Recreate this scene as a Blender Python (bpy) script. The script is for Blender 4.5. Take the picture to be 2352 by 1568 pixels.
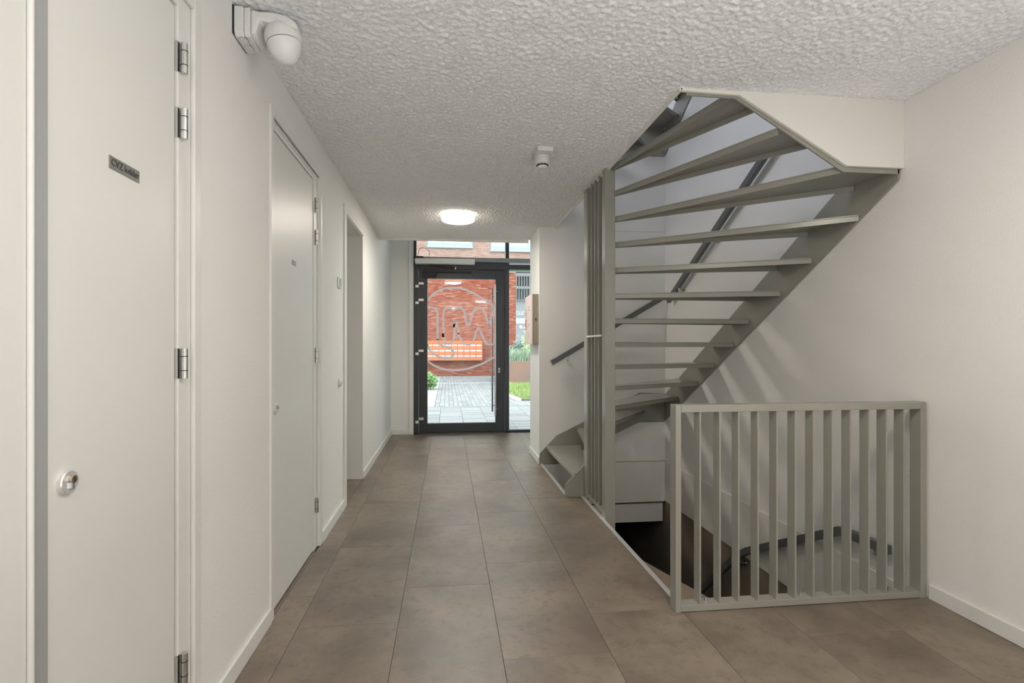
import bpy, bmesh, math, random
from mathutils import Vector, Matrix, noise
random.seed(7)
S = bpy.context.scene
for o in list(bpy.data.objects): bpy.data.objects.remove(o)
COL = S.collection
R = math.radians

# ---------------------------------------------------------------- camera
cam_d = bpy.data.cameras.new('camera'); cam = bpy.data.objects.new('camera', cam_d); COL.objects.link(cam)
cam.location = (0, 0, 1.29); cam.rotation_euler = (R(90), 0, -math.atan(126/1140))
cam_d.sensor_width = 36; cam_d.lens = 36*1140/2352; cam_d.shift_x = 22/2352; cam_d.shift_y = 13/2352
cam_d.clip_start = .02; cam_d.clip_end = 200
S.camera = cam
# ---------------------------------------------------------------- world: bright overcast sky
W = bpy.data.worlds.new('overcast_sky'); S.world = W; W.use_nodes = True
wn = W.node_tree; wb = wn.nodes['Background']
wb.inputs[0].default_value = (.91, .955, 1.0, 1); wb.inputs[1].default_value = 9.5
# ---------------------------------------------------------------- exposure
S.view_settings.view_transform = 'Standard'; S.view_settings.look = 'None'
S.view_settings.exposure = 0.12; S.view_settings.gamma = 1; S.view_settings.use_curve_mapping = False
# ---------------------------------------------------------------- large lights
def area(name, loc, rot, sx, sy, power, col, portal=False):
    l = bpy.data.lights.new(name, 'AREA'); l.shape = 'RECTANGLE'; l.size = sx; l.size_y = sy
    l.energy = power; l.color = col
    if portal: l.cycles.is_portal = True
    o = bpy.data.objects.new(name, l); o.location = loc; o.rotation_euler = rot; COL.objects.link(o); return o
area('entrance_sky_portal', (.7, 7.72, 1.65), (R(90), 0, R(180)), 2.9, 3.3, 1, (1, 1, 1), True)
area('added_upper_floor_fill', (-.55, 3.9, 4.35), (0, R(-72), 0), 1.1, 1.6, 40, (.80, .85, 1.0))  # unseen soft light, added for the cool light on the stairwell walls
area('added_bounce_fill', (1.0, -.75, .40), (R(189), 0, 0), 2.2, 1.4, 64, (.98, .985, 1.0))  # unseen fill added low behind the camera, brightens the ceiling
LAMP_STRENGTH = 80.0

# ---------------------------------------------------------------- helpers
def bxm(bm, x0, y0, z0, x1, y1, z1):
    vs = [bm.verts.new((x, y, z)) for z in (z0, z1) for y in (y0, y1) for x in (x0, x1)]
    for f in ((0,2,3,1),(4,5,7,6),(0,1,5,4),(2,6,7,3),(0,4,6,2),(1,3,7,5)): bm.faces.new([vs[i] for i in f])
    return vs
def prism(bm, pts, a, b, axis):
    """pts 2D outline extruded from a to b along axis ('x': pts=(y,z); 'y': pts=(x,z); 'z': pts=(x,y))"""
    def P(p, t):
        return (t, p[0], p[1]) if axis == 'x' else (p[0], t, p[1]) if axis == 'y' else (p[0], p[1], t)
    A = [bm.verts.new(P(p, a)) for p in pts]; Bv = [bm.verts.new(P(p, b)) for p in pts]
    bm.faces.new(A); bm.faces.new(Bv[::-1])
    n = len(pts)
    for i in range(n): bm.faces.new([A[i], Bv[i], Bv[(i+1) % n], A[(i+1) % n]])
def cyl(bm, p0, p1, r, n=16, r2=None):
    p0 = Vector(p0); p1 = Vector(p1); d = (p1-p0).normalized()
    u = d.orthogonal().normalized(); v = d.cross(u); r2 = r if r2 is None else r2
    A = [bm.verts.new(p0+(u*math.cos(t)+v*math.sin(t))*r) for t in [2*math.pi*i/n for i in range(n)]]
    Bv = [bm.verts.new(p1+(u*math.cos(t)+v*math.sin(t))*r2) for t in [2*math.pi*i/n for i in range(n)]]
    bm.faces.new(A[::-1]); bm.faces.new(Bv)
    for i in range(n): bm.faces.new([A[i], A[(i+1) % n], Bv[(i+1) % n], Bv[i]])
def lathe(bm, prof, c, axis='z', n=40):
    rings = []
    for r, h in prof:
        ring = []
        for i in range(n):
            t = 2*math.pi*i/n; a, b = r*math.cos(t), r*math.sin(t)
            p = (a, b, h) if axis == 'z' else (h, a, b) if axis == 'x' else (a, h, b)
            ring.append(bm.verts.new(Vector(c)+Vector(p)))
        rings.append(ring)
    for k in range(len(rings)-1):
        for i in range(n):
            bm.faces.new([rings[k][i], rings[k][(i+1) % n], rings[k+1][(i+1) % n], rings[k+1][i]])
    bm.faces.new(rings[0][::-1]); bm.faces.new(rings[-1])
def tube(bm, pts, r, n=8):
    pts = [Vector(p) for p in pts]; rings = []
    for i, p in enumerate(pts):
        d = (pts[min(i+1, len(pts)-1)]-pts[max(i-1, 0)]).normalized()
        ref = Vector((0, 0, 1)) if abs(d.z) < .9 else Vector((1, 0, 0))
        u = d.cross(ref).normalized(); v = d.cross(u)
        rings.append([bm.verts.new(p+(u*math.cos(t)+v*math.sin(t))*r) for t in [2*math.pi*k/n for k in range(n)]])
    for a, b in zip(rings, rings[1:]):
        for k in range(n): bm.faces.new([a[k], a[(k+1) % n], b[(k+1) % n], b[k]])
    bm.faces.new(rings[0][::-1]); bm.faces.new(rings[-1])
def ribbon(bm, pts, w, h):
    """rectangular bar (w sideways, h in height) swept through pts"""
    pts = [Vector(p) for p in pts]; rings = []
    for i, p in enumerate(pts):
        d0 = (pts[i]-pts[i-1]).normalized() if i else (pts[1]-pts[0]).normalized()
        d1 = (pts[i+1]-pts[i]).normalized() if i < len(pts)-1 else d0
        d = (d0+d1).normalized(); s = d.cross(Vector((0, 0, 1))).normalized(); up = s.cross(d)
        k = 1/max(.5, d.dot(d1))
        rings.append([bm.verts.new(p+s*a*w/2+up*b*h/2*k) for a, b in ((-1,-1),(1,-1),(1,1),(-1,1))])
    for a, b in zip(rings, rings[1:]):
        for k in range(4): bm.faces.new([a[k], a[(k+1) % 4], b[(k+1) % 4], b[k]])
    bm.faces.new(rings[0][::-1]); bm.faces.new(rings[-1])
def wloc(o):
    v = Vector((0, 0, 0))
    while o: v = v+o.location; o = o.parent
    return v
def obj(name, bm, mat, parent=None, bevel=0, smooth=False, seg=2):
    if isinstance(bm, tuple):
        t = bmesh.new(); bxm(t, *bm); bm = t
    if parent: bmesh.ops.translate(bm, verts=bm.verts, vec=-wloc(parent))
    bmesh.ops.recalc_face_normals(bm, faces=bm.faces)
    me = bpy.data.meshes.new(name); bm.to_mesh(me); bm.free(); me.materials.append(mat)
    o = bpy.data.objects.new(name, me); COL.objects.link(o)
    if smooth:
        for p in me.polygons: p.use_smooth = True
        me.set_sharp_from_angle(angle=R(35))
    if bevel:
        m = o.modifiers.new('bevel', 'BEVEL'); m.width = bevel; m.segments = seg; m.limit_method = 'ANGLE'
    if parent: o.parent = parent
    return o
def shared(name, me, loc, parent):
    o = bpy.data.objects.new(name, me); COL.objects.link(o)
    if parent: o.parent = parent; o.location = Vector(loc)-wloc(parent)
    else: o.location = loc
    return o
def thing(name, label, cat, loc=(0,0,0), group=None):
    o = bpy.data.objects.new(name, None); COL.objects.link(o); o.location = loc; o.empty_display_size = .1
    o['label'] = label; o['category'] = cat
    if group: o['group'] = group
    return o
def tag(o, label, cat, group=None):
    o['label'] = label; o['category'] = cat
    if group: o['group'] = group
    return o
def struct(o, label=None, cat=None):
    o['kind'] = 'structure'
    if label: o['label'] = label
    if cat: o['category'] = cat
    return o
def copy_tree(o, parent=None):
    c = o.copy(); COL.objects.link(c); c.parent = parent
    for ch in list(o.children): copy_tree(ch, c)
    return c
def text(name, body, size, loc, rot, mat, parent, mirror=False, extr=.0006, bold=0, sx=1.0):
    cu = bpy.data.curves.new(name, 'FONT'); cu.body = body; cu.size = size; cu.extrude = extr; cu.offset = bold
    cu.align_x = 'CENTER'; cu.align_y = 'CENTER'; cu.resolution_u = 4
    t = bpy.data.objects.new(name, cu); COL.objects.link(t)
    dg = bpy.context.evaluated_depsgraph_get(); me = bpy.data.meshes.new_from_object(t.evaluated_get(dg))
    bpy.data.objects.remove(t); me.name = name; me.materials.clear(); me.materials.append(mat)
    M = Matrix.Diagonal((-sx if mirror else sx, 1, 1, 1)); me.transform(M)
    me.transform(Matrix.LocRotScale(None, __import__('mathutils').Euler(rot), None))
    return shared(name, me, loc, parent)

# ---------------------------------------------------------------- materials
def mat(name, col, rough=.5, metal=0, spec=.5, bump=None, var=None, emit=None, coat=0):
    m = bpy.data.materials.new(name); m.use_nodes = True; nt = m.node_tree; b = nt.nodes['Principled BSDF']
    b.inputs['Base Color'].default_value = (*col, 1); b.inputs['Roughness'].default_value = rough
    b.inputs['Metallic'].default_value = metal; b.inputs['Specular IOR Level'].default_value = spec
    if coat: b.inputs['Coat Weight'].default_value = coat
    if emit:
        b.inputs['Emission Color'].default_value = (*emit[0], 1); b.inputs['Emission Strength'].default_value = emit[1]
    tc = nt.nodes.new('ShaderNodeTexCoord')
    geo = nt.nodes.new('ShaderNodeNewGeometry')
    if var:   # (scale, amount, second colour)
        n = nt.nodes.new('ShaderNodeTexNoise'); n.inputs['Scale'].default_value = var[0]; n.inputs['Detail'].default_value = 6
        nt.links.new(geo.outputs['Position'], n.inputs['Vector'])
        r = nt.nodes.new('ShaderNodeMapRange'); r.inputs['From Min'].default_value = .35; r.inputs['From Max'].default_value = .65
        r.inputs['To Max'].default_value = var[1]
        nt.links.new(n.outputs['Fac'], r.inputs['Value'])
        mx = nt.nodes.new('ShaderNodeMix'); mx.data_type = 'RGBA'
        mx.inputs[6].default_value = (*col, 1); mx.inputs[7].default_value = (*var[2], 1)
        nt.links.new(r.outputs[0], mx.inputs[0]); nt.links.new(mx.outputs[2], b.inputs['Base Color'])
    if bump:  # (scale, strength, distance, detail)
        n = nt.nodes.new('ShaderNodeTexNoise'); n.inputs['Scale'].default_value = bump[0]; n.inputs['Detail'].default_value = bump[3]
        n.inputs['Roughness'].default_value = .55
        nt.links.new(geo.outputs['Position'], n.inputs['Vector'])
        bu = nt.nodes.new('ShaderNodeBump'); bu.inputs['Strength'].default_value = bump[1]; bu.inputs['Distance'].default_value = bump[2]
        nt.links.new(n.outputs['Fac'], bu.inputs['Height']); nt.links.new(bu.outputs[0], b.inputs['Normal'])
    return m
M = {}
M['wall'] = mat('white_wall_plaster', (.83, .82, .795), .75, spec=.25, bump=(110, .45, .004, 3), var=(1.2, .35, (.80, .785, .76)))
M['ceil'] = mat('sprayed_ceiling_plaster', (.93, .93, .93), .9, spec=.15, var=(85, .8, (.80, .80, .795)), bump=(180, .7, .003, 3))
M['trimw'] = mat('white_trim_paint', (.76, .75, .725), .4, bump=(30, .05, .002, 2))
M['doorw'] = mat('white_door_lacquer', (.74, .735, .705), .4, bump=(12, .04, .003, 2), var=(3, .3, (.71, .70, .66)))
M['board'] = mat('white_fascia_board', (.78, .755, .71), .6, var=(2, .3, (.77, .73, .67)))
M['steel'] = mat('grey_painted_steel', (.305, .296, .258), .25, bump=(60, .08, .001, 3), var=(4, .5, (.28, .272, .238)))
M['rail'] = mat('dark_grey_handrail_paint', (.12, .123, .125), .38, bump=(60, .05, .001, 2))
M['inox'] = mat('brushed_stainless_steel', (.62, .62, .60), .28, metal=1, bump=(200, .05, .0005, 2))
M['alu'] = mat('satin_aluminium', (.80, .80, .80), .33, metal=.55, bump=(90, .25, .001, 3))
M['brass'] = mat('worn_nickel', (.55, .48, .38), .3, metal=1)
M['dark'] = mat('anthracite_coated_aluminium', (.032, .038, .044), .35, bump=(60, .04, .001, 2))
M['black'] = mat('black_rubber', (.012, .012, .013), .5)
M['gap'] = mat('dark_joint_and_shade', (.03, .028, .025), .8)  # near black for real joints and for shade painted into gaps
M['greyplate'] = mat('grey_engraved_plate', (.27, .27, .25), .4, metal=.5)
M['ink'] = mat('dark_engraving', (.05, .05, .047), .6)
M['plastic'] = mat('white_plastic', (.76, .76, .74), .4, bump=(40, .03, .001, 2))
M['conc'] = mat('stained_brown_concrete', (.27, .225, .18), .75, bump=(14, .3, .01, 5), var=(2.2, .8, (.17, .14, .11)))
M['base_dark'] = mat('basement_concrete_painted_shade', (.06, .052, .045), .9, bump=(10, .2, .01, 4))  # shade put into the colour: near black for the lightless basement
M['backing'] = mat('floor_screed', (.05, .045, .04), .9)
M['greyal'] = mat('grey_aluminium_profile', (.24, .255, .265), .4, metal=.3)
def floor_mat():
    m = mat('grey_brown_vinyl_stone', (.30, .247, .20), .36, spec=.4)
    nt = m.node_tree; b = nt.nodes['Principled BSDF']; L = nt.links
    geo = nt.nodes.new('ShaderNodeNewGeometry'); oi = nt.nodes.new('ShaderNodeObjectInfo')
    sc = nt.nodes.new('ShaderNodeVectorMath'); sc.operation = 'SCALE'; sc.inputs['Scale'].default_value = 1
    ad = nt.nodes.new('ShaderNodeVectorMath'); ad.operation = 'MULTIPLY_ADD'
    cb = nt.nodes.new('ShaderNodeCombineXYZ')
    mu = nt.nodes.new('ShaderNodeMath'); mu.operation = 'MULTIPLY'; mu.inputs[1].default_value = 40
    L.new(oi.outputs['Random'], mu.inputs[0]); L.new(mu.outputs[0], cb.inputs[0]); L.new(mu.outputs[0], cb.inputs[1])
    va = nt.nodes.new('ShaderNodeVectorMath'); L.new(geo.outputs['Position'], va.inputs[0]); L.new(cb.outputs[0], va.inputs[1])
    def N(scale, det, rg=.6):
        n = nt.nodes.new('ShaderNodeTexNoise'); n.inputs['Scale'].default_value = scale; n.inputs['Detail'].default_value = det
        n.inputs['Roughness'].default_value = rg; L.new(va.outputs[0], n.inputs['Vector']); return n
    n1 = N(2.2, 5, .55); n2 = N(16, 8, .75); n3 = N(90, 3)
    r1 = nt.nodes.new('ShaderNodeValToRGB'); e = r1.color_ramp.elements
    e[0].position = .36; e[0].color = (.152, .121, .093, 1); e[1].position = .64; e[1].color = (.262, .212, .166, 1)
    L.new(n1.outputs['Fac'], r1.inputs[0])
    r2 = nt.nodes.new('ShaderNodeMapRange'); r2.inputs['From Min'].default_value = .5; r2.inputs['From Max'].default_value = .7; r2.inputs['To Max'].default_value = .75
    L.new(n2.outputs['Fac'], r2.inputs['Value'])
    mx = nt.nodes.new('ShaderNodeMix'); mx.data_type = 'RGBA'; mx.inputs[7].default_value = (.115, .094, .075, 1)
    L.new(r2.outputs[0], mx.inputs[0]); L.new(r1.outputs[0], mx.inputs[6]); L.new(mx.outputs[2], b.inputs['Base Color'])
    rr = nt.nodes.new('ShaderNodeMapRange'); rr.inputs['To Min'].default_value = .30; rr.inputs['To Max'].default_value = .46
    L.new(n1.outputs['Fac'], rr.inputs['Value']); L.new(rr.outputs[0], b.inputs['Roughness'])
    bu = nt.nodes.new('ShaderNodeBump'); bu.inputs['Strength'].default_value = .12; bu.inputs['Distance'].default_value = .002
    L.new(n3.outputs['Fac'], bu.inputs['Height']); L.new(bu.outputs[0], b.inputs['Normal'])
    return m
M['floor'] = floor_mat()
def glass_mat(name, tint=(1, 1, 1), ior=1.5):
    m = bpy.data.materials.new(name); m.use_nodes = True; nt = m.node_tree; nt.nodes.clear()
    o = nt.nodes.new('ShaderNodeOutputMaterial'); t = nt.nodes.new('ShaderNodeBsdfTransparent'); g = nt.nodes.new('ShaderNodeBsdfGlossy')
    f = nt.nodes.new('ShaderNodeFresnel'); x = nt.nodes.new('ShaderNodeMixShader')
    f.inputs[0].default_value = ior; g.inputs['Roughness'].default_value = .0; t.inputs[0].default_value = (*tint, 1)
    nt.links.new(f.outputs[0], x.inputs[0]); nt.links.new(t.outputs[0], x.inputs[1]); nt.links.new(g.outputs[0], x.inputs[2]); nt.links.new(x.outputs[0], o.inputs[0])
    return m
M['glass'] = glass_mat('clear_door_glass', (.93, .97, .95))
def brick_mat(name, cols, seed=0, rough=.85):
    """colour from a per-brick attribute"""
    m = mat(name, cols[0], rough, spec=.2, bump=(60, .3, .004, 4)); nt = m.node_tree; b = nt.nodes['Principled BSDF']
    a = nt.nodes.new('ShaderNodeAttribute'); a.attribute_name = 'shade'
    r = nt.nodes.new('ShaderNodeValToRGB'); r.color_ramp.interpolation = 'LINEAR'
    e = r.color_ramp.elements; e[0].color = (*cols[0], 1); e[1].color = (*cols[-1], 1)
    for i, c in enumerate(cols[1:-1]):
        k = e.new((i+1)/(len(cols)-1)); k.color = (*c, 1)
    nt.links.new(a.outputs['Fac'], r.inputs[0]); nt.links.new(r.outputs[0], b.inputs['Base Color'])
    return m
M['brick'] = brick_mat('red_brick', [(.27, .050, .025), (.40, .095, .048), (.47, .14, .08), (.34, .07, .035), (.52, .27, .20)])
M['brick_sunlit'] = brick_mat('red_brick_painted_sunlit', [(.40, .21, .165), (.48, .29, .235), (.52, .36, .30), (.43, .24, .19)])  # brighter copy of the red brick, sunlight put into the colour
M['mortar'] = mat('grey_mortar', (.24, .17, .14), .9, bump=(40, .2, .003, 3))
M['mortar_sunlit'] = mat('mortar_painted_sunlit', (.36, .28, .25), .9, bump=(40, .2, .003, 3))  # brighter copy of the mortar, sunlight put into the colour
M['paver'] = brick_mat('pale_grey_clinker', [(.25, .25, .26), (.30, .30, .31), (.34, .34, .345), (.27, .27, .285)])
M['paver_joint'] = mat('paver_joint_sand', (.13, .13, .13), .95)
M['orange'] = mat('orange_coated_steel', (.66, .155, .025), .5, var=(3, .4, (.58, .13, .02)))
M['strip'] = mat('light_grey_strip_paint', (.42, .43, .43), .35, metal=.2)
M['label'] = mat('white_label_card', (.8, .8, .8), .6)
M['corten'] = mat('rusty_corten_steel', (.34, .17, .11), .85, bump=(20, .3, .005, 5), var=(2.5, .9, (.25, .17, .14)))
M['leaf'] = mat('green_shrub_leaf', (.13, .36, .06), .5, var=(7, .9, (.30, .52, .12)))
M['grassp'] = mat('pale_ornamental_grass', (.30, .46, .25), .6, var=(4, .9, (.50, .60, .42)))
M['lawn'] = mat('bright_lawn_grass', (.30, .48, .07), .6, var=(5, .9, (.45, .58, .15)))
M['soil'] = mat('dark_soil', (.07, .055, .04), .95)
M['bglass'] = mat('dark_blue_grey_shop_glass', (.10, .13, .15), .12, spec=.7, var=(.5, .6, (.16, .19, .21)))
M['wglass'] = mat('bright_window_glass', (.42, .48, .52), .08, spec=.8)
M['curtain'] = mat('white_curtain', (.72, .75, .77), .8)
M['wframe'] = mat('blue_grey_window_frame', (.11, .14, .18), .5)
M['white'] = mat('white_paint', (.82, .82, .82), .5)
M['concp'] = mat('pale_concrete', (.33, .33, .33), .85, bump=(20, .2, .004, 4))
M['pink'] = mat('pink_enamel_cover', (.74, .58, .52), .35, var=(8, .3, (.78, .62, .56)))
M['beige'] = mat('beige_metal_box', (.33, .29, .225), .4)
M['redink'] = mat('red_print', (.55, .16, .13), .5)
M['ochre'] = mat('ochre_print', (.62, .40, .26), .5)
M['magenta'] = mat('magenta_dot', (.85, .25, .75), .5)
M['decal'] = mat('frosted_grey_vinyl', (.44, .42, .42), .6, spec=.2)
def vinyl():
    m = bpy.data.materials.new('frosted_grey_vinyl'); m.use_nodes = True; nt = m.node_tree; nt.nodes.clear()
    o = nt.nodes.new('ShaderNodeOutputMaterial'); d = nt.nodes.new('ShaderNodeBsdfDiffuse'); t = nt.nodes.new('ShaderNodeBsdfTranslucent'); x = nt.nodes.new('ShaderNodeMixShader')
    d.inputs[0].default_value = (.7, .65, .65, 1); t.inputs[0].default_value = (.50, .45, .46, 1); x.inputs[0].default_value = .6
    nt.links.new(d.outputs[0], x.inputs[1]); nt.links.new(t.outputs[0], x.inputs[2]); nt.links.new(x.outputs[0], o.inputs[0]); return m
M['decal'] = vinyl()
M['lamp_rim'] = mat('opal_lamp_rim', (.9, .88, .84), .4, emit=((1.0, .90, .74), 3.6))
M['lamp'] = mat('opal_lamp_diffuser', (.9, .88, .84), .4, emit=((1.0, .92, .80), LAMP_STRENGTH))

EXT = .34      # courtyard colours darkened to offset the sky strength raised for the hallway
for k_ in ('brick','brick_sunlit','mortar','mortar_sunlit','paver','paver_joint','orange','label','corten','leaf','grassp','lawn','curtain','wglass','concp','white','bglass'):
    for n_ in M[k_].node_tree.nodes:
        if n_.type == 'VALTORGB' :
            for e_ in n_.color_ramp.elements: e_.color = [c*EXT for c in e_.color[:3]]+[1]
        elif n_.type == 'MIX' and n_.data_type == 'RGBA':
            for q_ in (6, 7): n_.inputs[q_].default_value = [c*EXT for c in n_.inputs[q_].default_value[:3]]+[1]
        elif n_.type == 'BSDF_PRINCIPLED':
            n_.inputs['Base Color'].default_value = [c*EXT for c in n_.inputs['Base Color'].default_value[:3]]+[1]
# ================================================================ SETTING
XL, XR, H = -.828, 2.465, 2.635
YB = 5.42           # back wall of the stairwell
# ---- floor: backing slab with the stair opening, and every tile its own object
bm = bmesh.new()
bxm(bm, XL, -3.0, -.36, XR, 2.36, -.012)
bxm(bm, XL, 2.36, -.36, 1.145, 4.19, -.012)
bxm(bm, XL, 4.19, -.36, 1.02, YB, -.012)
bxm(bm, XL, YB, -.36, 1.02, 7.62, -.012)
bxm(bm, 1.02, 6.03, -.36, 2.5, 7.62, -.012)
bxm(bm, XL-.3, -3.0, -.36, XL, 7.62, -.004)
floor = struct(obj('floor', bm, M['backing']), 'grey-brown stone-look tile floor of the hallway', None)
TW, TL, G = .457, .914, .0008
offs = {-2: 2.667, -1: 2.368, 0: 2.70, 1: 2.95, 2: 2.347, 3: 2.62, 4: 2.05, 5: 2.40}
tile_cache = {}
def clip_rects(x0, y0, x1, y1):
    """cut the tile by the floor area"""
    areas = [(XL, -3.0, XR, 2.36), (XL, 2.36, 1.145, 4.19), (XL, 4.19, 1.02, 6.03), (XL, 6.03, 2.5, 7.60)]
    # merge continuous zones along Y for the hallway columns
    if x1 <= 1.145+.001 and x0 < 1.0:
        areas = [(XL, -3.0, 1.145, 4.19), (XL, 4.19, 1.02, 7.60), (1.02, 6.03, 1.145, 7.60)] if x1 > 1.02 else [(XL, -3.0, 1.02, 7.60)]
    out = []
    for a in areas:
        r = (max(x0, a[0]), max(y0, a[1]), min(x1, a[2]), min(y1, a[3]))
        if r[2]-r[0] > .01 and r[3]-r[1] > .01: out.append(r)
    return out
for ci in range(-2, 6):
    cx0 = -.2285+ci*TW; cx1 = cx0+TW
    y = offs[ci]-TL*8
    while y < 7.6:
        for (x0, y0, x1, y1) in clip_rects(cx0, y, cx1, y+TL):
            if y1 < 0: continue
            w, l = round(x1-x0-2*G, 4), round(y1-y0-2*G, 4); key = (w, l)
            if key not in tile_cache:
                t = bmesh.new(); e = .0006
                A = [t.verts.new(p) for p in ((0, 0, -.012), (w, 0, -.012), (w, l, -.012), (0, l, -.012))]
                Bq = [t.verts.new(p) for p in ((0, 0, -e), (w, 0, -e), (w, l, -e), (0, l, -e))]
                Cq = [t.verts.new(p) for p in ((e, e, 0), (w-e, e, 0), (w-e, l-e, 0), (e, l-e, 0))]
                for P, Q in ((A, Bq), (Bq, Cq)):
                    for i in range(4): t.faces.new([P[i], P[(i+1) % 4], Q[(i+1) % 4], Q[i]])
                t.faces.new(Cq); me = bpy.data.meshes.new('floor_tile'); t.to_mesh(me); t.free(); me.materials.append(M['floor'])
                tile_cache[key] = me
            shared('floor_tile', tile_cache[key], (x0+G, y0+G, 0), floor)
        y += TL
# ---- ceiling slab with the stair opening
import numpy as np
def relief_sheet(x0, x1, y0, y1, step, holes, seed=3):
    """lumpy sprayed plaster: a real displaced sheet hanging from the slab"""
    rng = np.random.default_rng(seed)
    nx, ny = int((x1-x0)/step)+1, int((y1-y0)/step)+1
    xs = np.linspace(x0, x1, nx); ys = np.linspace(y0, y1, ny)
    fx = np.fft.fftfreq(nx, step)[:, None]; fy = np.fft.fftfreq(ny, step)[None, :]; k = np.sqrt(fx**2+fy**2)
    def band(c, w):
        n = np.fft.ifft2(np.fft.fft2(rng.standard_normal((nx, ny)))*np.exp(-((k-c)/w)**2)).real; return n/n.std()
    d = band(25, 14)*.6+band(50, 16)*.55; d = np.tanh(d*.8)            # grains 15 to 40 mm apart
    z = H-.007-.0052*d+.0008*band(3, 3)
    X, Y = np.meshgrid(xs, ys, indexing='ij')
    X = X+rng.uniform(-.001, .001, X.shape); edge = (X < x0+step*1.5) | (X > x1-step*1.5); X = np.clip(X, x0, x1)
    co = np.stack([X, Y, z], -1).reshape(-1, 3)
    idx = np.arange(nx*ny).reshape(nx, ny)
    q = np.stack([idx[:-1, :-1], idx[:-1, 1:], idx[1:, 1:], idx[1:, :-1]], -1).reshape(-1, 4)
    cx = co[q].mean(1); keep = np.ones(len(q), bool)
    for h in holes: keep &= ~((cx[:, 0] > h[0]) & (cx[:, 0] < h[1]) & (cx[:, 1] > h[2]) & (cx[:, 1] < h[3]))
    return co, q[keep]
def add_sheet(bm_box, co, q, name, mat_):
    me = bpy.data.meshes.new(name); bm_box.to_mesh(me); bm_box.free()
    v0 = np.array([v.co[:] for v in me.vertices]); f0 = np.array([list(p.vertices) for p in me.polygons])
    bpy.data.meshes.remove(me)
    co2 = np.vstack([v0, co]); q2 = np.vstack([f0, q+len(v0)])
    me = bpy.data.meshes.new(name); me.vertices.add(len(co2)); me.vertices.foreach_set('co', co2.astype(np.float32).ravel())
    me.loops.add(q2.size); me.loops.foreach_set('vertex_index', q2.astype(np.int32).ravel())
    me.polygons.add(len(q2)); me.polygons.foreach_set('loop_start', np.arange(0, q2.size, 4, dtype=np.int32)); me.update(calc_edges=True)
    sm = np.ones(len(q2), bool); sm[:len(f0)] = False; me.polygons.foreach_set('use_smooth', sm)
    me.materials.append(mat_); o = bpy.data.objects.new(name, me); COL.objects.link(o); return o
bm = bmesh.new()
bxm(bm, XL-.2, -3.0, H, XR, 2.46, 2.99)
bxm(bm, XL-.2, 2.46, H, 1.20, YB, 2.99)
bxm(bm, XL-.2, YB, H, 1.01, 6.17, 2.99)
bxm(bm, 1.01, YB, H, 1.20, 6.17, 2.99)
co, q = relief_sheet(XL, XR, 1.35, 6.165, .0068, [(1.19, 9, 2.445, 9), (1.01, 9, YB-.003, 9)])
struct(add_sheet(bm, co, q, 'ceiling', M['ceil']), 'rough sprayed white plaster ceiling')
bm = bmesh.new(); bxm(bm, XL-.2, 6.15, 3.38, 2.6, 7.7, 3.5)
struct(obj('ceiling', bm, M['ceil']), 'higher ceiling over the entrance')
# edge board where the low ceiling ends
struct(obj('trim_1', (XL, 6.165, 2.60, 1.01, 6.19, 3.38), M['board'], bevel=.002), 'white edge board where the low ceiling ends')
# lip around the stair opening
bm = bmesh.new()
prism(bm, [(1.195, 2.612), (1.515, 2.607), (2.128, 2.262), (XR, 2.262), (XR, 2.64), (1.195, 2.64)], 2.44, 2.458, 'y')
fas = struct(obj('trim_2', bm, M['board'], bevel=.0015), 'white fascia board around the stair opening')
struct(obj('trim_3', (1.188, 2.44, 2.612, 1.203, YB, 2.645), M['board'], bevel=.0015), 'white strip along the long edge of the stair opening')
struct(obj('trim_4', (1.203, 2.458, 2.645, 1.21, YB, 2.99), M['board']), 'white board lining the slab edge')
# ---- left wall with door openings
ZW = 3.0
bm = bmesh.new()
TH = .16
def wl(y0, y1, z0, z1): bxm(bm, XL-TH, y0, z0, XL, y1, z1)
wl(-3.0, .46, 0, H); wl(.46, 1.735, 2.405, H); wl(1.735, 2.45, 0, H); wl(2.45, 3.335, 2.405, H)
wl(3.335, 4.16, 0, H); wl(4.16, 5.0, 2.40, H); wl(5.0, 6.17, 0, H); wl(6.17, 7.62, 0, 3.4)
wall_left = struct(obj('wall_left', bm, M['wall']), 'white plastered left wall of the hallway')
# recess behind the open doorway
bm = bmesh.new()
bxm(bm, -1.75, 5.0, 0, XL-TH, 5.08, 2.4); bxm(bm, -1.75, 4.08, 0, XL-TH, 4.16, 2.4)
bxm(bm, -1.83, 4.08, 0, -1.75, 5.08, 2.4); bxm(bm, -1.83, 4.08, 2.4, XL-TH, 5.08, 2.46); 
struct(obj('wall_recess', bm, M['wall']), 'white side passage behind the open doorway')
struct(obj('wall_leak_backing', (XL-TH-.06, -3.0, -.1, XL-TH, 4.08, H), M['wall']), 'unseen backing added behind the left doors against light leaks')  # added out of sight to stop light leaking round the doors
# ---- right wall (runs through all storeys) + slab bands
struct(obj('wall_right', (XR, -3.0, -.02, XR+.15, YB+.1, 6.0), M['wall']), 'white plastered right wall beside the staircase')
bm = bmesh.new(); bxm(bm, XR, 2.2, -3.2, XR+.15, 6.6, -.02)
struct(obj('wall_basement_right', bm, M['conc']), 'stained brown concrete wall down to the basement')
struct(obj('trim_5', (XR-.010, 2.30, -.452, XR, YB, -.006), M['board'], bevel=.001), 'white slab edge board on the right wall')
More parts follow.
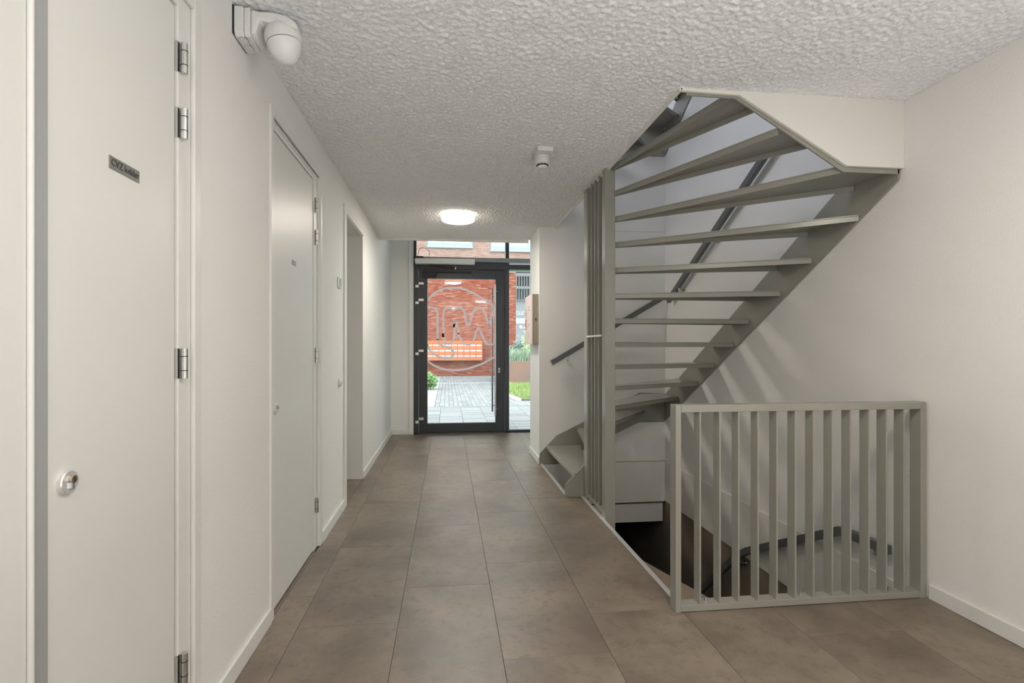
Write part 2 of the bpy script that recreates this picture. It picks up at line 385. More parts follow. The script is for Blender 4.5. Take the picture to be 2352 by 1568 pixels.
# ---- back wall of the stairwell
bm = bmesh.new(); bxm(bm, 1.01, YB, 0, XR, YB+.61, 6.0); 
struct(obj('wall_back', bm, M['wall']), 'white wall behind the staircase and entrance corner')
struct(obj('trim_6', (1.02, YB-.012, -.462, XR-.01, YB+.05, -.006), M['board'], bevel=.001), 'white slab edge board on the back wall')
struct(obj('trim_12', (1.02, YB+.0, -.476, XR, YB+.3, -.462), M['gap']), 'dark strip standing in for the shadow line under the slab edge board')  # shadow under the board painted as a dark strip
struct(obj('trim_7', (1.02, YB+.03, -.70, XR-.015, YB+.3, -.476), M['board'], bevel=.001), 'recessed lower edge board above the basement opening')
struct(obj('trim_8', (1.21, YB-.008, 2.60, XR, YB, 3.04), M['wall'], bevel=.001), 'slab band on the back wall at the upper floor')
# basement shell, its darkness put into the colour
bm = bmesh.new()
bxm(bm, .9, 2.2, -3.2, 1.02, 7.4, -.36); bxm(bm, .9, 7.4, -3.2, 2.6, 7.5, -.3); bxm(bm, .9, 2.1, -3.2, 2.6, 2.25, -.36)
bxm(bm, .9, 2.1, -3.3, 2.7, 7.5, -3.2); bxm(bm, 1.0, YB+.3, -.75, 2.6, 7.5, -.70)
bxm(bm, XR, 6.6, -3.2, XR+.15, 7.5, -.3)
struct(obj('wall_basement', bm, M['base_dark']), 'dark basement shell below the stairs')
# ---- vestibule right side, front wall pieces, rear of hall
bm = bmesh.new(); bxm(bm, 2.5, 6.03, 0, 2.62, 7.62, 3.4)
struct(obj('wall_entrance_right', bm, M['wall']), 'white side wall of the entrance')
struct(obj('wall_upper_front', (1.01, 6.03-.01, 2.99, 2.5, 6.03, 3.4), M['wall']))
bm = bmesh.new(); bxm(bm, XL, 7.46, 0, -.565, 7.62, 3.4)
struct(obj('wall_front', bm, M['wall']), 'white wall strip left of the entrance door')
struct(obj('wall_rear', (XL-.2, -3.1, 0, XR+.2, -3.0, H), M['wall']), 'white rear wall behind the camera')
struct(obj('trim_9', (-.567, 7.43, 0, -.50, 7.62, 3.38), M['trimw'], bevel=.003), 'white upright trim left of the glass door')
# ---- upper storey shell
bm = bmesh.new()
bxm(bm, XL-.2, 2.0, 5.66, XR, YB, 5.8); bxm(bm, XL-.3, 2.0, 2.99, XL-.2, YB, 5.8)
bxm(bm, XL-.2, 2.1, 2.99, XR, 2.2, 5.8); bxm(bm, XL-.2, YB, 2.99, 1.01, YB+.1, 5.8)
struct(obj('wall_upper_floor', bm, M['wall']), 'white walls of the upper floor')
# ---- baseboards
BZ = .075
def bb(n, *b): return struct(obj(n, b, M['trimw'], bevel=.003))
bb('baseboard_left', XL, 1.765, 0, XL+.014, 2.42, BZ)
bb('baseboard_left', XL, -.2, 0, XL+.014, .40, BZ)
bb('baseboard_left', XL, 3.385, 0, XL+.014, 4.075, BZ)
bb('baseboard_left', XL, 5.0, 0, XL+.014, 7.46, BZ)
bb('baseboard_front', XL+.014, 7.446, 0, -.567, 7.46, BZ)
bb('baseboard_right', XR-.014, -3.0, 0, XR, 2.29, BZ)
bb('baseboard_entrance', .996, YB-.02, 0, 1.01, 6.03, BZ)
# aluminium edge strips around the floor opening
for a in ((1.143, 2.37, -.02, 1.170, 4.185, .004), (1.018, 4.20, -.02, 1.045, YB, .004)):
    struct(obj('trim_10', a, M['alu'], bevel=.001), 'bright aluminium edge strip of the floor opening')
bm = bmesh.new(); bxm(bm, 1.143, 2.36, -.36, 1.160, 4.19, -.02); bxm(bm, 1.018, 4.19, -.36, 1.035, YB, -.02); bxm(bm, 1.018, 4.185, -.36, 1.16, 4.195, -.02); bxm(bm,1.143,2.34,-.36,XR,2.365,-.012)
struct(obj('trim_11', bm, M['board']), 'slab edge boards below the floor')

# ================================================================ DOORS ON THE LEFT WALL
def hinge(parent, y, z, x=XL+.002):
    b = bmesh.new(); h = .047
    cyl(b, (x+.006, y, z-h), (x+.006, y, z+h), .0098, 20)
    hg = obj('hinge', b, M['inox'], parent, smooth=True)
    b = bmesh.new()
    for zz in (z-.022, z+.022): cyl(b, (x+.006, y, zz-.0012), (x+.006, y, zz+.0012), .0103, 20)
    obj('hinge_joint', b, M['black'], hg)
    b = bmesh.new(); bxm(b, x-.013, y-.016, z-h, x-.006, y-.004, z+h)
    obj('hinge_leaf', b, M['inox'], hg)
    return hg
def lock(parent, y, z, x):
    b = bmesh.new(); lathe(b, [(.0265, 0), (.0265, .009), (.0245, .0115), (.02, .0115)], (x, y, z), 'x', 40)
    l = obj('lock_rosette', b, M['alu'], parent, smooth=True)
    b = bmesh.new(); cyl(b, (x+.008, y, z+.006), (x+.020, y, z+.006), .0085, 24)
    c = obj('lock_cylinder', b, M['brass'], l, smooth=True)
    b = bmesh.new(); bxm(b, x+.008, y-.005, z-.016, x+.018, y+.005, z+.004)
    obj('cylinder_body', b, M['inox'], l, bevel=.003)
    b = bmesh.new(); bxm(b, x+.0198, y-.001, z+.001, x+.0206, y+.001, z+.011)
    obj('keyhole', b, M['black'], l)
def casing(parent, y0, y1, ztop, w=.05, xo=XL+.010, near=True, far=True, m='trimw'):
    for a, b_ in ([(y0-w, y0)] if near else [])+([(y1, y1+w)] if far else []):
        obj('door_casing', (XL-.004, a, 0, xo, b_, ztop+w), M[m], parent, bevel=.004, seg=3)
    obj('door_casing', (XL-.004, y0, ztop, xo, y1, ztop+w), M[m], parent, bevel=.004, seg=3)
# near cupboard: two leaves with an aluminium cover strip
d1 = struct(thing('door_1', 'near white double cupboard door with the grey sign', 'door', (XL, 1.1, 0))); del d1['category']
obj('door_leaf', (XL-.052, .50, .006, XL-.008, 1.090, 2.345), M['doorw'], d1, bevel=.002)
obj('door_leaf', (XL-.052, 1.095, .006, XL-.012, 1.637, 2.345), M['doorw'], d1, bevel=.002)
b = bmesh.new(); cyl(b, (XL-.006, 1.096, .006), (XL-.006, 1.096, 2.345), .0065, 16); obj('edge_bead', b, M['trimw'], d1, smooth=True)
obj('cover_strip', (XL-.012, 1.103, .006, XL-.006, 1.141, 2.345), M['strip'], d1, bevel=.001)['label'] = 'flat grey aluminium strip'
obj('door_frame', (XL-.10, 1.643, 0, XL-.004, 1.735, 2.405), M['trimw'], d1, bevel=.003)
obj('door_frame', (XL-.10, .46, 0, XL-.004, .497, 2.405), M['trimw'], d1, bevel=.003)
obj('door_frame', (XL-.10, .497, 2.350, XL-.004, 1.643, 2.405), M['trimw'], d1, bevel=.003)
casing(d1, .46, 1.716, 2.39, .045)
obj('gap_shade_sheet', (XL-.07, .497, 0, XL-.05, 1.643, 2.35), M['gap'], d1)  # dark sheet behind the leaves, shade of the gaps put into its colour
for z in (2.194, 1.989, 1.239, .285): hinge(d1, 1.656, z)
lock(d1, 1.196, .992, XL-.012)
pl = obj('sign_plate', (XL-.012, 1.338, 1.738, XL-.0095, 1.459, 1.770), M['greyplate'], d1, bevel=.0005)
text('sign_text', 'CVZ kelder', .0245, (XL-.0091, 1.3995, 1.7545), (R(90), 0, R(90)), M['ink'], pl, sx=.96)
# second door
d2 = struct(thing('door_2', 'second white door with a round lock, further along the left wall', 'door', (XL, 2.85, 0))); del d2['category']
obj('door_leaf', (XL-.058, 2.482, .008, XL-.016, 3.236, 2.345), M['doorw'], d2, bevel=.002)
obj('door_frame', (XL-.10, 3.242, 0, XL-.010, 3.335, 2.405), M['trimw'], d2, bevel=.003)
obj('door_frame', (XL-.10, 2.45, 0, XL-.010, 2.478, 2.405), M['trimw'], d2, bevel=.003)
obj('door_frame', (XL-.10, 2.478, 2.350, XL-.010, 3.242, 2.405), M['trimw'], d2, bevel=.003)
obj('frame_groove', (XL-.012, 2.478, 2.372, XL-.006, 3.30, 2.380), M['trimw'], d2, bevel=.001)
casing(d2, 2.462, 3.335, 2.39, .04)
obj('gap_shade_sheet', (XL-.075, 2.478, 0, XL-.056, 3.242, 2.35), M['gap'], d2)  # dark sheet behind the leaf, gap shade put into its colour
for z in (2.194, 1.989, 1.239, .285): hinge(d2, 3.274, z, XL-.006)
lock(d2, 2.541, .989, XL-.016)
obj('sign_plate', (XL-.016, 2.82, 1.742, XL-.0135, 2.884, 1.768), M['greyplate'], d2, bevel=.0005)
# open doorway
d3 = struct(thing('door_3', 'open doorway in the left wall with a white lining', 'door', (XL, 4.6, 0))); del d3['category']
obj('door_casing', (XL-.004, 4.085, 0, XL+.012, 4.165, 2.44), M['trimw'], d3, bevel=.003)
obj('door_casing', (XL-.004, 4.165, 2.38, XL+.012, 5.0, 2.44), M['trimw'], d3, bevel=.003)
obj('door_lining', (XL-TH-.02, 4.160, 0, XL, 4.185, 2.40), M['trimw'], d3)
obj('door_lining', (XL-TH-.30, 4.975, 0, XL+.004, 5.0, 2.40), M['trimw'], d3, bevel=.002)
obj('door_lining', (XL-TH-.30, 4.185, 2.375, XL, 4.975, 2.40), M['trimw'], d3)
for k_, a_ in enumerate(((-1.83, 4.16, -.05, XL-.001, 5.0, -.0005), (XL-.060, 2.478, -.05, XL-.001, 3.242, -.0005), (XL-.055, .497, -.05, XL-.001, 1.643, -.0005))):
    struct(obj('floor_strip', a_, M['floor']), 'floor continuing under the left doors and doorway')
# wall plaque and push button between door and doorway
t = thing('wall_plaque', 'small rectangular metal plaque on the left wall beside the open doorway', 'sign', (XL, 3.92, 1.78))
obj('plate', (XL, 3.875, 1.742, XL+.010, 3.965, 1.822), M['inox'], t, bevel=.003)
obj('face', (XL+.009, 3.882, 1.752, XL+.0115, 3.958, 1.816), M['greyal'], t, bevel=.001)
t = thing('wall_switch', 'small white push switch low on the left wall beside the open doorway', 'switch', (XL, 3.93, 1.02))
b = bmesh.new(); lathe(b, [(.034, 0), (.034, .006), (.028, .016), (.02, .018)], (XL, 3.93, 1.02), 'x', 28); obj('cover', b, M['plastic'], t, smooth=True)
b = bmesh.new(); cyl(b, (XL+.016, 3.93, 1.02), (XL+.026, 3.93, 1.02), .011, 18); obj('button', b, M['plastic'], t, smooth=True)

# ================================================================ GLASS ENTRANCE FRONT
YD = 7.5
d4 = struct(thing('door_4', 'glazed entrance door with anthracite frame and a line drawing on the glass', 'door', (.2, YD, 0))); del d4['category']
def fr(name, x0, z0, x1, z1, ya=7.45, yb=7.55, par=d4, m='dark', bev=.003): return obj(name, (x0, ya, z0, x1, yb, z1), M[m], par, bevel=bev)
# leaf
fr('stile', -.424, .02, -.304, 2.45, 7.475, 7.535); fr('stile', .725, .02, .857, 2.45, 7.475, 7.535)
fr('top_rail', -.304, 2.318, .725, 2.45, 7.475, 7.535); fr('bottom_rail', -.304, .02, .725, .147, 7.475, 7.535)
obj('pane', (-.306, 7.503, .145, .727, 7.507, 2.32), M['glass'], d4)
# glazing beads
for a in ((-.304, .147, -.296, 2.318), (.717, .147, .725, 2.318), (-.296, .147, .717, .155), (-.296, 2.31, .717, 2.318)):
    fr('glazing_bead', *a, 7.478, 7.50, m='greyal', bev=.001)
# frame
e4 = struct(thing('window_1', 'anthracite entrance frame with sidelight and transom glass', 'window', (.2, YD, 0))); del e4['category']
def fe(name, *a, **k): return fr(name, *a, par=e4, **k)
fe('frame_post', -.500, 0, -.428, 2.56, 7.44, 7.56); fe('frame_post', .862, 0, .925, 2.56, 7.44, 7.56)
fe('frame_head', -.428, 2.455, .862, 2.56, 7.44, 7.56)
fe('threshold', -.50, -.01, 2.5, .018, 7.44, 7.60, m='dark')
obj('header_cover', (-.50, 7.40, 2.56, 2.5, 7.58, 2.625), M['greyal'], e4, bevel=.003)
fe('frame_head', .925, 2.47, 2.5, 2.535, 7.46, 7.56); obj('header_strip', (.925, 7.43, 2.535, 2.5, 7.56, 2.56), M['alu'], e4)
obj('green_strip', (.925, 7.47, 2.448, 2.5, 7.55, 2.466), mat('green_glass_edge', (.35, .62, .42), .3), e4)
fe('mullion', .872, 2.625, .925, 3.38, 7.45, 7.56); fe('frame_post', -.50, 2.625, -.46, 3.38, 7.45, 7.56)
fe('frame_head', -.50, 3.34, 2.5, 3.38, 7.45, 7.56); fe('frame_post', 2.45, 0, 2.5, 3.38, 7.45, 7.56)
fe('bottom_rail', .925, .018, 2.45, .035, 7.46, 7.56)
obj('pane', (.925, 7.503, .03, 2.46, 7.507, 2.48), M['glass'], e4)
obj('pane', (-.46, 7.503, 2.62, .872, 7.507, 3.35), M['glass'], e4)
obj('pane', (.925, 7.503, 2.62, 2.46, 7.507, 3.35), M['glass'], e4)
# door hinges
for z in (2.235, 1.99, 1.235, .225):
    b = bmesh.new(); bxm(b, -.438, 7.452, z-.018, -.352, 7.478, z+.020)
    hg = obj('hinge', b, M['inox'], d4, bevel=.003)
    obj('hinge_pin', (-.472, 7.430, z-.062, -.425, 7.462, z-.024), M['alu'], hg, bevel=.003)
# long pull bars
b = bmesh.new(); cyl(b, (.712, 7.40, .255), (.712, 7.40, 2.225), .013, 16); hb = obj('pull_bar', b, M['inox'], d4, smooth=True)
b = bmesh.new()
for z in (.36, 2.13): tube(b, [(.712, 7.40, z), (.735, 7.41, z), (.785, 7.475, z-.006)], .008)
obj('bar_bracket', b, M['inox'], hb, smooth=True)
b = bmesh.new(); cyl(b, (.685, 7.60, .30), (.685, 7.60, 2.19), .013, 16); hb = obj('pull_bar', b, M['dark'], d4, smooth=True)
b = bmesh.new(); 
for z in (.40, 2.08): cyl(b, (.685, 7.60, z), (.735, 7.53, z), .008, 10)
obj('bar_bracket', b, M['dark'], hb, smooth=True)
b = bmesh.new(); 
for s in (-1, 1): cyl(b, (.775, 7.468, .94+s*.018), (.775, 7.476, .94+s*.018), .016, 20)
bxm(b, .759, 7.468, .922, .791, 7.476, .958); obj('lock_cover', b, M['alu'], d4)
# line drawing on the glass (grey vinyl)
def A(x, y): return (970+x/11.2, 640+y/11.2)
def Bp(x, y): return (940+x/6.031, 740+y/6.031)
th = math.atan(126/1140); sn, cs = math.sin(th), math.cos(th)
def onglass(p, Y=7.500):
    a = (p[0]-1154)/1140; bq = (797-p[1])/1140; dx, dy = a*cs+sn, -a*sn+cs; k = Y/dy
    return (k*dx, Y, 1.29+k*bq)
strokes = [
 [A(*p) for p in ((125,575),(180,500),(250,420),(350,345),(450,290),(560,255),(680,232),(800,235),(960,245),(1100,280),(1250,340),(1400,415),(1520,490),(1640,580),(1740,640),(1835,700))],
 [Bp(*p) for p in ((246,528),(300,570),(370,610),(450,640),(540,658),(620,662),(720,655),(820,640),(920,605),(1020,570),(1090,530),(1168,488))],
 [A(*p) for p in ((128,780),(190,738),(250,740),(330,770),(385,850),(392,1000),(392,1300),(392,1550))]+[Bp(*p) for p in ((393,240),(410,285),(450,322),(520,345),(570,362),(608,400),(615,440),(590,480),(530,500),(470,492),(400,470),(340,440),(290,395),(265,340),(246,290))],
 [A(*p) for p in ((1818,700),(1822,780),(1815,860),(1780,980),(1750,1110),(1722,1190),(1700,1190),(1670,1080),(1640,950),(1600,850),(1540,780),(1470,750),(1400,770),(1340,820),(1280,930),(1240,1080),(1210,1180),(1180,1210),(1150,1170),(1120,1080),(1090,920),(1060,810),(1010,762),(940,745),(860,770),(800,808),(740,765),(680,745),(610,752),(560,800),(540,900),(540,1200),(541,1500))]
  +[Bp(*p) for p in ((465,150),(475,230),(510,285),(550,300),(590,280),(615,230),(625,120),(625,20))]
  +[A(*p) for p in ((808,1250),(820,1120),(838,1085),(862,1120),(900,1250),(930,1400))]
  +[Bp(*p) for p in ((680,160),(700,215),(740,275),(800,310),(860,290),(900,230),(920,150),(945,95),(965,75),(985,105),(1010,180),(1040,250),(1080,300),(1165,306))],
]
def smooth_pts(P, n=4):
    out = []
    for i in range(len(P)-1):
        p0, p1, p2, p3 = P[max(i-1, 0)], P[i], P[i+1], P[min(i+2, len(P)-1)]
        for k in range(n):
            t = k/n
            out.append(tuple(.5*((2*p1[j])+(-p0[j]+p2[j])*t+(2*p0[j]-5*p1[j]+4*p2[j]-p3[j])*t*t+(-p0[j]+3*p1[j]-3*p2[j]+p3[j])*t**3) for j in (0, 1)))
    out.append(P[-1]); return out
b = bmesh.new()
for si, s_ in enumerate(strokes):
    P = [Vector(onglass(p)) for p in smooth_pts(s_)]
    P = [p for p in P if p.x > -.302]
    w = .0145; rows = []
    for i, p in enumerate(P):
        d = (P[min(i+1, len(P)-1)]-P[max(i-1, 0)]); d.y = 0; d.normalize(); nrm = Vector((-d.z, 0, d.x))
        rows.append([b.verts.new((q.x, 7.4995+si*.0003, q.z)) for q in (p+nrm*w, p-nrm*w)])
    for a_, c_ in zip(rows, rows[1:]): b.faces.new([a_[0], a_[1], c_[1], c_[0]])
obj('glass_drawing', b, M['decal'], d4)
# door operator and its arm
t = thing('door_operator', 'silver automatic door opener box above the glass door', 'door opener', (0, 7.40, 2.54))
obj('housing', (-.470, 7.30, 2.508, .400, 7.40, 2.585), M['plastic'], t, bevel=.006)
obj('end_cap', (-.490, 7.31, 2.580, -.35, 7.40, 2.615), M['black'], t, bevel=.004)
b = bmesh.new(); ribbon(b, [(-.27, 7.36, 2.495), (.12, 7.33, 2.455)], .03, .014); obj('arm', b, M['black'], t)
b = bmesh.new(); ribbon(b, [(-.36, 7.45, 2.41), (.36, 7.45, 2.41)], .025, .022); obj('slide_rail', b, M['black'], t)
obj('arm_joint', (.108, 7.32, 2.435, .122, 7.345, 2.470), M['inox'], t)
b = bmesh.new(); prism(b, [(-.37, 2.315), (-.20, 2.315), (-.165, 2.345), (-.155, 2.40), (-.37, 2.40)], 7.44, 7.475, 'y'); obj('closer_body', b, M['black'], t, bevel=.004)
b = bmesh.new(); tube(b, [(-.462, 7.38, 2.50), (-.44, 7.41, 2.45), (-.435, 7.44, 2.36), (-.42, 7.45, 2.31), (-.39, 7.455, 2.29), (-.36, 7.46, 2.31)], .004, 6); obj('cable', b, M['greyal'], t, smooth=True)
b = bmesh.new(); tube(b, [onglass(p, 7.40) for p in smooth_pts([(961,600),(960,585),(963,573),(970,569),(979,571),(986,577),(987,583),(984,590)])], .0035, 6)
tag(obj('loose_cable', b, M['black']), 'thin black cable looping above the door opener', 'cable')

# ================================================================ CABINET ON THE CORNER WALL
t = thing('wall_cabinet', 'shallow beige wall box with a pinkish printed front by the entrance', 'wall box', (1.01, 5.69, 1.6))
obj('box_body', (.945, 5.455, 1.325, 1.01, 5.925, 1.882), M['beige'], t, bevel=.003)
fp = obj('front_cover', (.930, 5.452, 1.322, .945, 5.928, 1.885), M['pink'], t, bevel=.003)
b = bmesh.new(); cyl(b, (.978, 5.4545, 1.607), (.978, 5.450, 1.607), .009, 16); bxm(b, .974, 5.450, 1.578, .982, 5.4545, 1.606); obj('keyhole', b, M['black'], t)
obj('red_print', (.9285, 5.80, 1.50, .9305, 5.92, 1.62), M['redink'], fp, bevel=0)
b = bmesh.new(); cyl(b, (.9285, 5.86, 1.69), (.9305, 5.86, 1.69), .055, 24); obj('ochre_print', b, M['ochre'], fp)
b = bmesh.new()
for yy, zz, a_, c_ in ((5.62,1.745,.05,.008),(5.66,1.725,.04,.008),(5.60,1.705,.05,.008),(5.61,1.55,.05,.008),(5.64,1.53,.05,.008),(5.66,1.45,.03,.006),(5.66,1.43,.03,.006),(5.66,1.41,.03,.006)):
    obj('printed_line', (.9287, yy-a_/2, zz, .9302, yy+a_/2, zz+c_), M['ink'], fp)

# ================================================================ STAIRCASE
NR, ZT = .1885, .012
XO, YO = 2.447, 2.475    # outer string faces
inner = [(1.24, 4.26), (1.245, 4.22), (1.245, 4.17), (1.245, 4.12), (1.245, 4.06), (1.245, 4.0), (1.245, 3.92), (1.245, 3.84), (1.245, 3.75), (1.245, 3.68), (1.245, 3.66), (1.24, 3.64), (1.235, 3.62), (1.225, 3.60)]
outer = [(1.47, 5.405), (1.84, 5.405), (2.215, 5.405), (XO, 5.07), (XO, 4.636), (XO, 4.33), (XO, 4.03), (XO, 3.81), (XO, 3.425), (XO, 3.107), (XO, 2.72), (2.12, YO), (1.75, YO), (1.50, YO)]
def ext(p, q, d):
    """shift the line p-q by d towards the lower side (nosing overlap)"""
    p = Vector(p); q = Vector(q); v = (q-p).normalized(); n = Vector((v.y, -v.x)); return p, q, n
def tread_poly(i):
    """i = 0..13: tread i+1, lies between the previous back line and its own back line"""
    ib, ob = Vector(inner[i]), Vector(outer[i])
    if i == 0: inn, on = Vector((1.085, 4.20)), Vector((1.085, 5.405))
    else: inn, on = Vector(inner[i-1]), Vector(outer[i-1])
    ov = .035
    def lower(p):   # move along the outer path back down
        x, y = p
        if y > 5.40: return Vector((x-ov, y))
        if x > XO-.001: 
            return Vector((x, min(y+ov, 5.405)))
        return Vector((x+ov*1.2, y))
    on2 = lower(on) if i else on
    pts = [inn, on2]
    c1, c2 = Vector((XO, 5.405)), Vector((XO, YO))
    if on2.y > 5.40 and ob.x > XO-.001 and ob.y < 5.40: pts.append(c1)
    if on2.x > XO-.001 and on2.y < 5.40 and ob.x < XO-.001 and ob.y < 2.6: pts.append(c2)
    pts += [ob, ib]
    if (pts[0]-pts[-1]).length < .001: pts.pop()
    return [tuple(p) for p in pts]
def build_stair(zoff, treads, label, name='staircase', lower=True, posts=None, dense=True):
    t = thing(name, label, 'staircase', (1.25, 4.0, zoff))
    for i in treads:
        zt = zoff+NR*(i+1)+ZT
        b = bmesh.new(); P = tread_poly(i)
        prism(b, P, zt-.008, zt, 'z')                       # steel plate
        # folded edges front and back
        def fold(p, q, h=.040, w=.008, inside=1):
            p = Vector(p); q = Vector(q); v = (q-p); n = Vector((-v.y, v.x)).normalized()*w*inside
            prism(b, [tuple(p), tuple(q), tuple(q+n), tuple(p+n)], zt-h, zt-.0085, 'z')
        cx = sum(p[0] for p in P)/len(P); cy = sum(p[1] for p in P)/len(P)
        n_ = len(P)
        for (p, q) in ((P[0], P[1]), (P[-2], P[-1])):
            v = Vector(q)-Vector(p); nn = Vector((-v.y, v.x)); s_ = 1 if nn.dot(Vector((cx, cy))-Vector(p)) > 0 else -1
            fold(p, q, inside=s_)
        obj('tread', b, M['steel'], t, bevel=.0015)
    if lower:
        b = bmesh.new(); z = zoff
        prism(b, [(1.013, z+.0), (1.013, z+.115), (1.204, z+.311), (1.48, z+.441), (2.16, z+.775), (2.447, z+.765), (2.447, z+.44), (2.15, z+.44), (1.20, z+.0)], YB-.014, YB-.004, 'y')
        obj('stringer', b, M['steel'], t, bevel=.001)
        b = bmesh.new(); prism(b, [(1.008, z+.0), (1.008, z+.109), (1.168, z+.265), (1.24, z+.40), (1.24, z+.2), (1.20, z)], 4.188, 4.198, 'y')
        obj('stringer', b, M['steel'], t, bevel=.001)
    b = bmesh.new(); z = zoff
    top = lambda y: z+1.744+.605*(3.768-y)
    bot = lambda y: z+1.432+.593*(3.768-y)
    prism(b, [(YB-.015, bot(YB)), (YB-.015, top(YB)), (2.46, top(2.46)), (2.46, bot(2.46))], XO, XO+.010, 'x')
    obj('stringer', b, M['steel'], t, bevel=.001)
    b = bmesh.new()
    prism(b, [(1.235, z+2.60), (1.505, z+2.598), (2.122, z+2.236), (2.457, z+2.236), (2.457, z+2.56), (2.18, z+2.60), (1.55, z+2.96), (1.235, z+2.96)], 2.46, 2.470, 'y')
    obj('stringer', b, M['steel'], t, bevel=.001)
    return t
st = build_stair(0, range(14), 'open grey steel winder staircase rising round its post to the upper floor', posts=(-.45, 5.6))
up = build_stair(3.016, range(12), 'dark underside of the next grey steel flight, seen through the ceiling opening')
dn = build_stair(-3.016, range(4, 13), 'grey steel flight going down into the basement', lower=False)
# top tread just below the hallway floor
b = bmesh.new(); prism(b, [(1.145, 3.78), (1.145, 2.37), (1.66, 2.37), (1.16, 3.80)], -.215, -.179, 'z')
obj('tread', b, mat('brown_vinyl_tread', (.26, .205, .155), .5, var=(4, .5, (.22, .17, .13))), dn)['label'] = 'brown covered first step down'
# newel post, far post and plates between them: the screen beside the stair
scr = thing('stair_screen', 'tall screen of grey flat steel bars between two posts at the stair centre', 'screen', (1.2, 3.9, -.4))
obj('newel_post', (1.170, 3.605, -.5, 1.250, 3.680, 5.6), M['steel'], scr, bevel=.003)
obj('post', (1.170, 4.085, .004, 1.235, 4.180, 5.6), M['steel'], scr, bevel=.003)
for y in (3.775, 3.872, 3.969, 4.064): obj('flat_bar', (1.170, y-.005, .055, 1.225, y+.005, 5.5), M['steel'], scr, bevel=.001)
obj('bottom_rail', (1.170, 3.680, .030, 1.225, 4.085, .055), M['steel'], scr, bevel=.001)
obj('cross_tie', (1.166, 3.690, 1.372, 1.178, 4.085, 1.386), M['alu'], scr, bevel=.001)
# ---- railing in front of the opening
rl = thing('railing', 'waist-high grey steel railing with vertical flat bars guarding the stair opening', 'railing', (1.75, 2.33, 0))
obj('end_post', (1.100, 2.300, 0, 1.128, 2.362, 1.008), M['steel'], rl, bevel=.002)
obj('end_post', (2.418, 2.300, 0, 2.450, 2.362, 1.008), M['steel'], rl, bevel=.002)
obj('top_rail', (1.1285, 2.300, .972, 2.4175, 2.362, 1.008), M['steel'], rl, bevel=.002)
obj('bottom_rail', (1.1285, 2.300, .003, 2.4175, 2.362, .034), M['steel'], rl, bevel=.002)
for x in (1.227, 1.329, 1.427, 1.529, 1.629, 1.728, 1.826, 1.928, 2.028, 2.130, 2.228, 2.327):
    obj('flat_bar', (x-.0045, 2.303, .034, x+.0045, 2.359, .972), M['steel'], rl, bevel=.001)
for x in (1.272, 1.775, 2.270):
    b = bmesh.new(); cyl(b, (x, 2.335, .034), (x, 2.335, .041), .009, 6); cyl(b, (x, 2.335, .041), (x, 2.335, .052), .004, 8)
    obj('bolt', b, M['inox'], rl)
# ---- wall handrails
def bracket(parent, p, wall_dir):
    b = bmesh.new(); p = Vector(p); w = Vector(wall_dir)
    tube(b, [p+Vector((0, 0, -.02)), p+Vector((0, 0, -.055)), p+Vector((0, 0, -.062))+w*.02, p+Vector((0, 0, -.062))+w*.058], .006, 8)
    cyl(b, p+Vector((0, 0, -.062))+w*.050, p+Vector((0, 0, -.062))+w*.062, .021, 18)
    obj('bracket', b, M['inox'], parent, smooth=True)
t = thing('handrail', 'dark grey sloping handrail on the back wall behind the first steps', 'handrail', (1.13, 5.35, 1.12))
b = bmesh.new(); ribbon(b, [(1.135, 5.352, 1.118), (2.385, 5.352, 1.835)], .032, .054); obj('rail', b, M['rail'], t, bevel=.001)
bracket(t, (1.32, 5.352, 1.205), (0, 1, 0)); bracket(t, (2.12, 5.352, 1.665), (0, 1, 0))
t = thing('handrail', 'long dark grey handrail climbing the right wall behind the open treads', 'handrail', (2.4, 5.2, 1.79))
b = bmesh.new(); ribbon(b, [(2.402, 5.20, 1.795), (2.402, 3.20, 2.94)], .038, .056); obj('rail', b, M['rail'], t, bevel=.001)
for y in (4.95, 4.28, 3.40): bracket(t, (2.402, y, 1.795+(5.20-y)*.5725), (1, 0, 0))
t = thing('handrail', 'dark handrail descending to the basement, seen through the railing bars', 'handrail', (2.4, 2.46, .18))
b = bmesh.new(); ribbon(b, [(2.402, 2.47, .178), (2.402, 2.80, .165), (2.402, 3.75, -.345), (2.402, 3.90, -.45), (2.402, 4.62, -1.15)], .040, .050); obj('rail', b, M['rail'], t, bevel=.001)
for y, z in ((2.56, .172), (3.86, -.43)): bracket(t, (2.402, y, z), (1, 0, 0))

# ================================================================ CEILING FITTINGS
def ceiling_lamp(x, y, label):
    t = thing('ceiling_lamp', label, 'lamp', (x, y, H), 'round opal ceiling lamps')
    b = bmesh.new(); lathe(b, [(.150, 0), (.150, -.012), (.120, -.014)], (x, y, H+.004), 'z', 48); obj('base', b, M['plastic'], t, smooth=True)
    b = bmesh.new(); lathe(b, [(.164, -.010), (.168, -.016), (.168, -.058), (.165, -.064)], (x, y, H), 'z', 56)
    obj('rim', b, M['lamp_rim'], t, smooth=True)
    b = bmesh.new(); lathe(b, [(.164, -.064), (.158, -.070), (.140, -.074), (.05, -.077)], (x, y, H), 'z', 56)
    obj('diffuser', b, M['lamp'], t, smooth=True)
ceiling_lamp(.105, 5.03, 'round lit white ceiling lamp near the entrance')
ceiling_lamp(.95, 1.00, 'round lit ceiling lamp above the camera, beside the stair opening')
ceiling_lamp(.20, -1.50, 'round lit ceiling lamp at the rear of the hallway')
t = thing('smoke_detector', 'small white smoke detector on a square box on the ceiling', 'detector', (.65, 3.38, H))
obj('box', (.597, 3.255, 2.600, .703, 3.385, H+.005), M['plastic'], t, bevel=.004)
for dx in (-.024, .024):
    b = bmesh.new(); lathe(b, [(.010, 0), (.010, -.0015), (.007, -.002)], (.65+dx, 3.285, 2.601), 'z', 18); obj('knockout', b, M['plastic'], t)
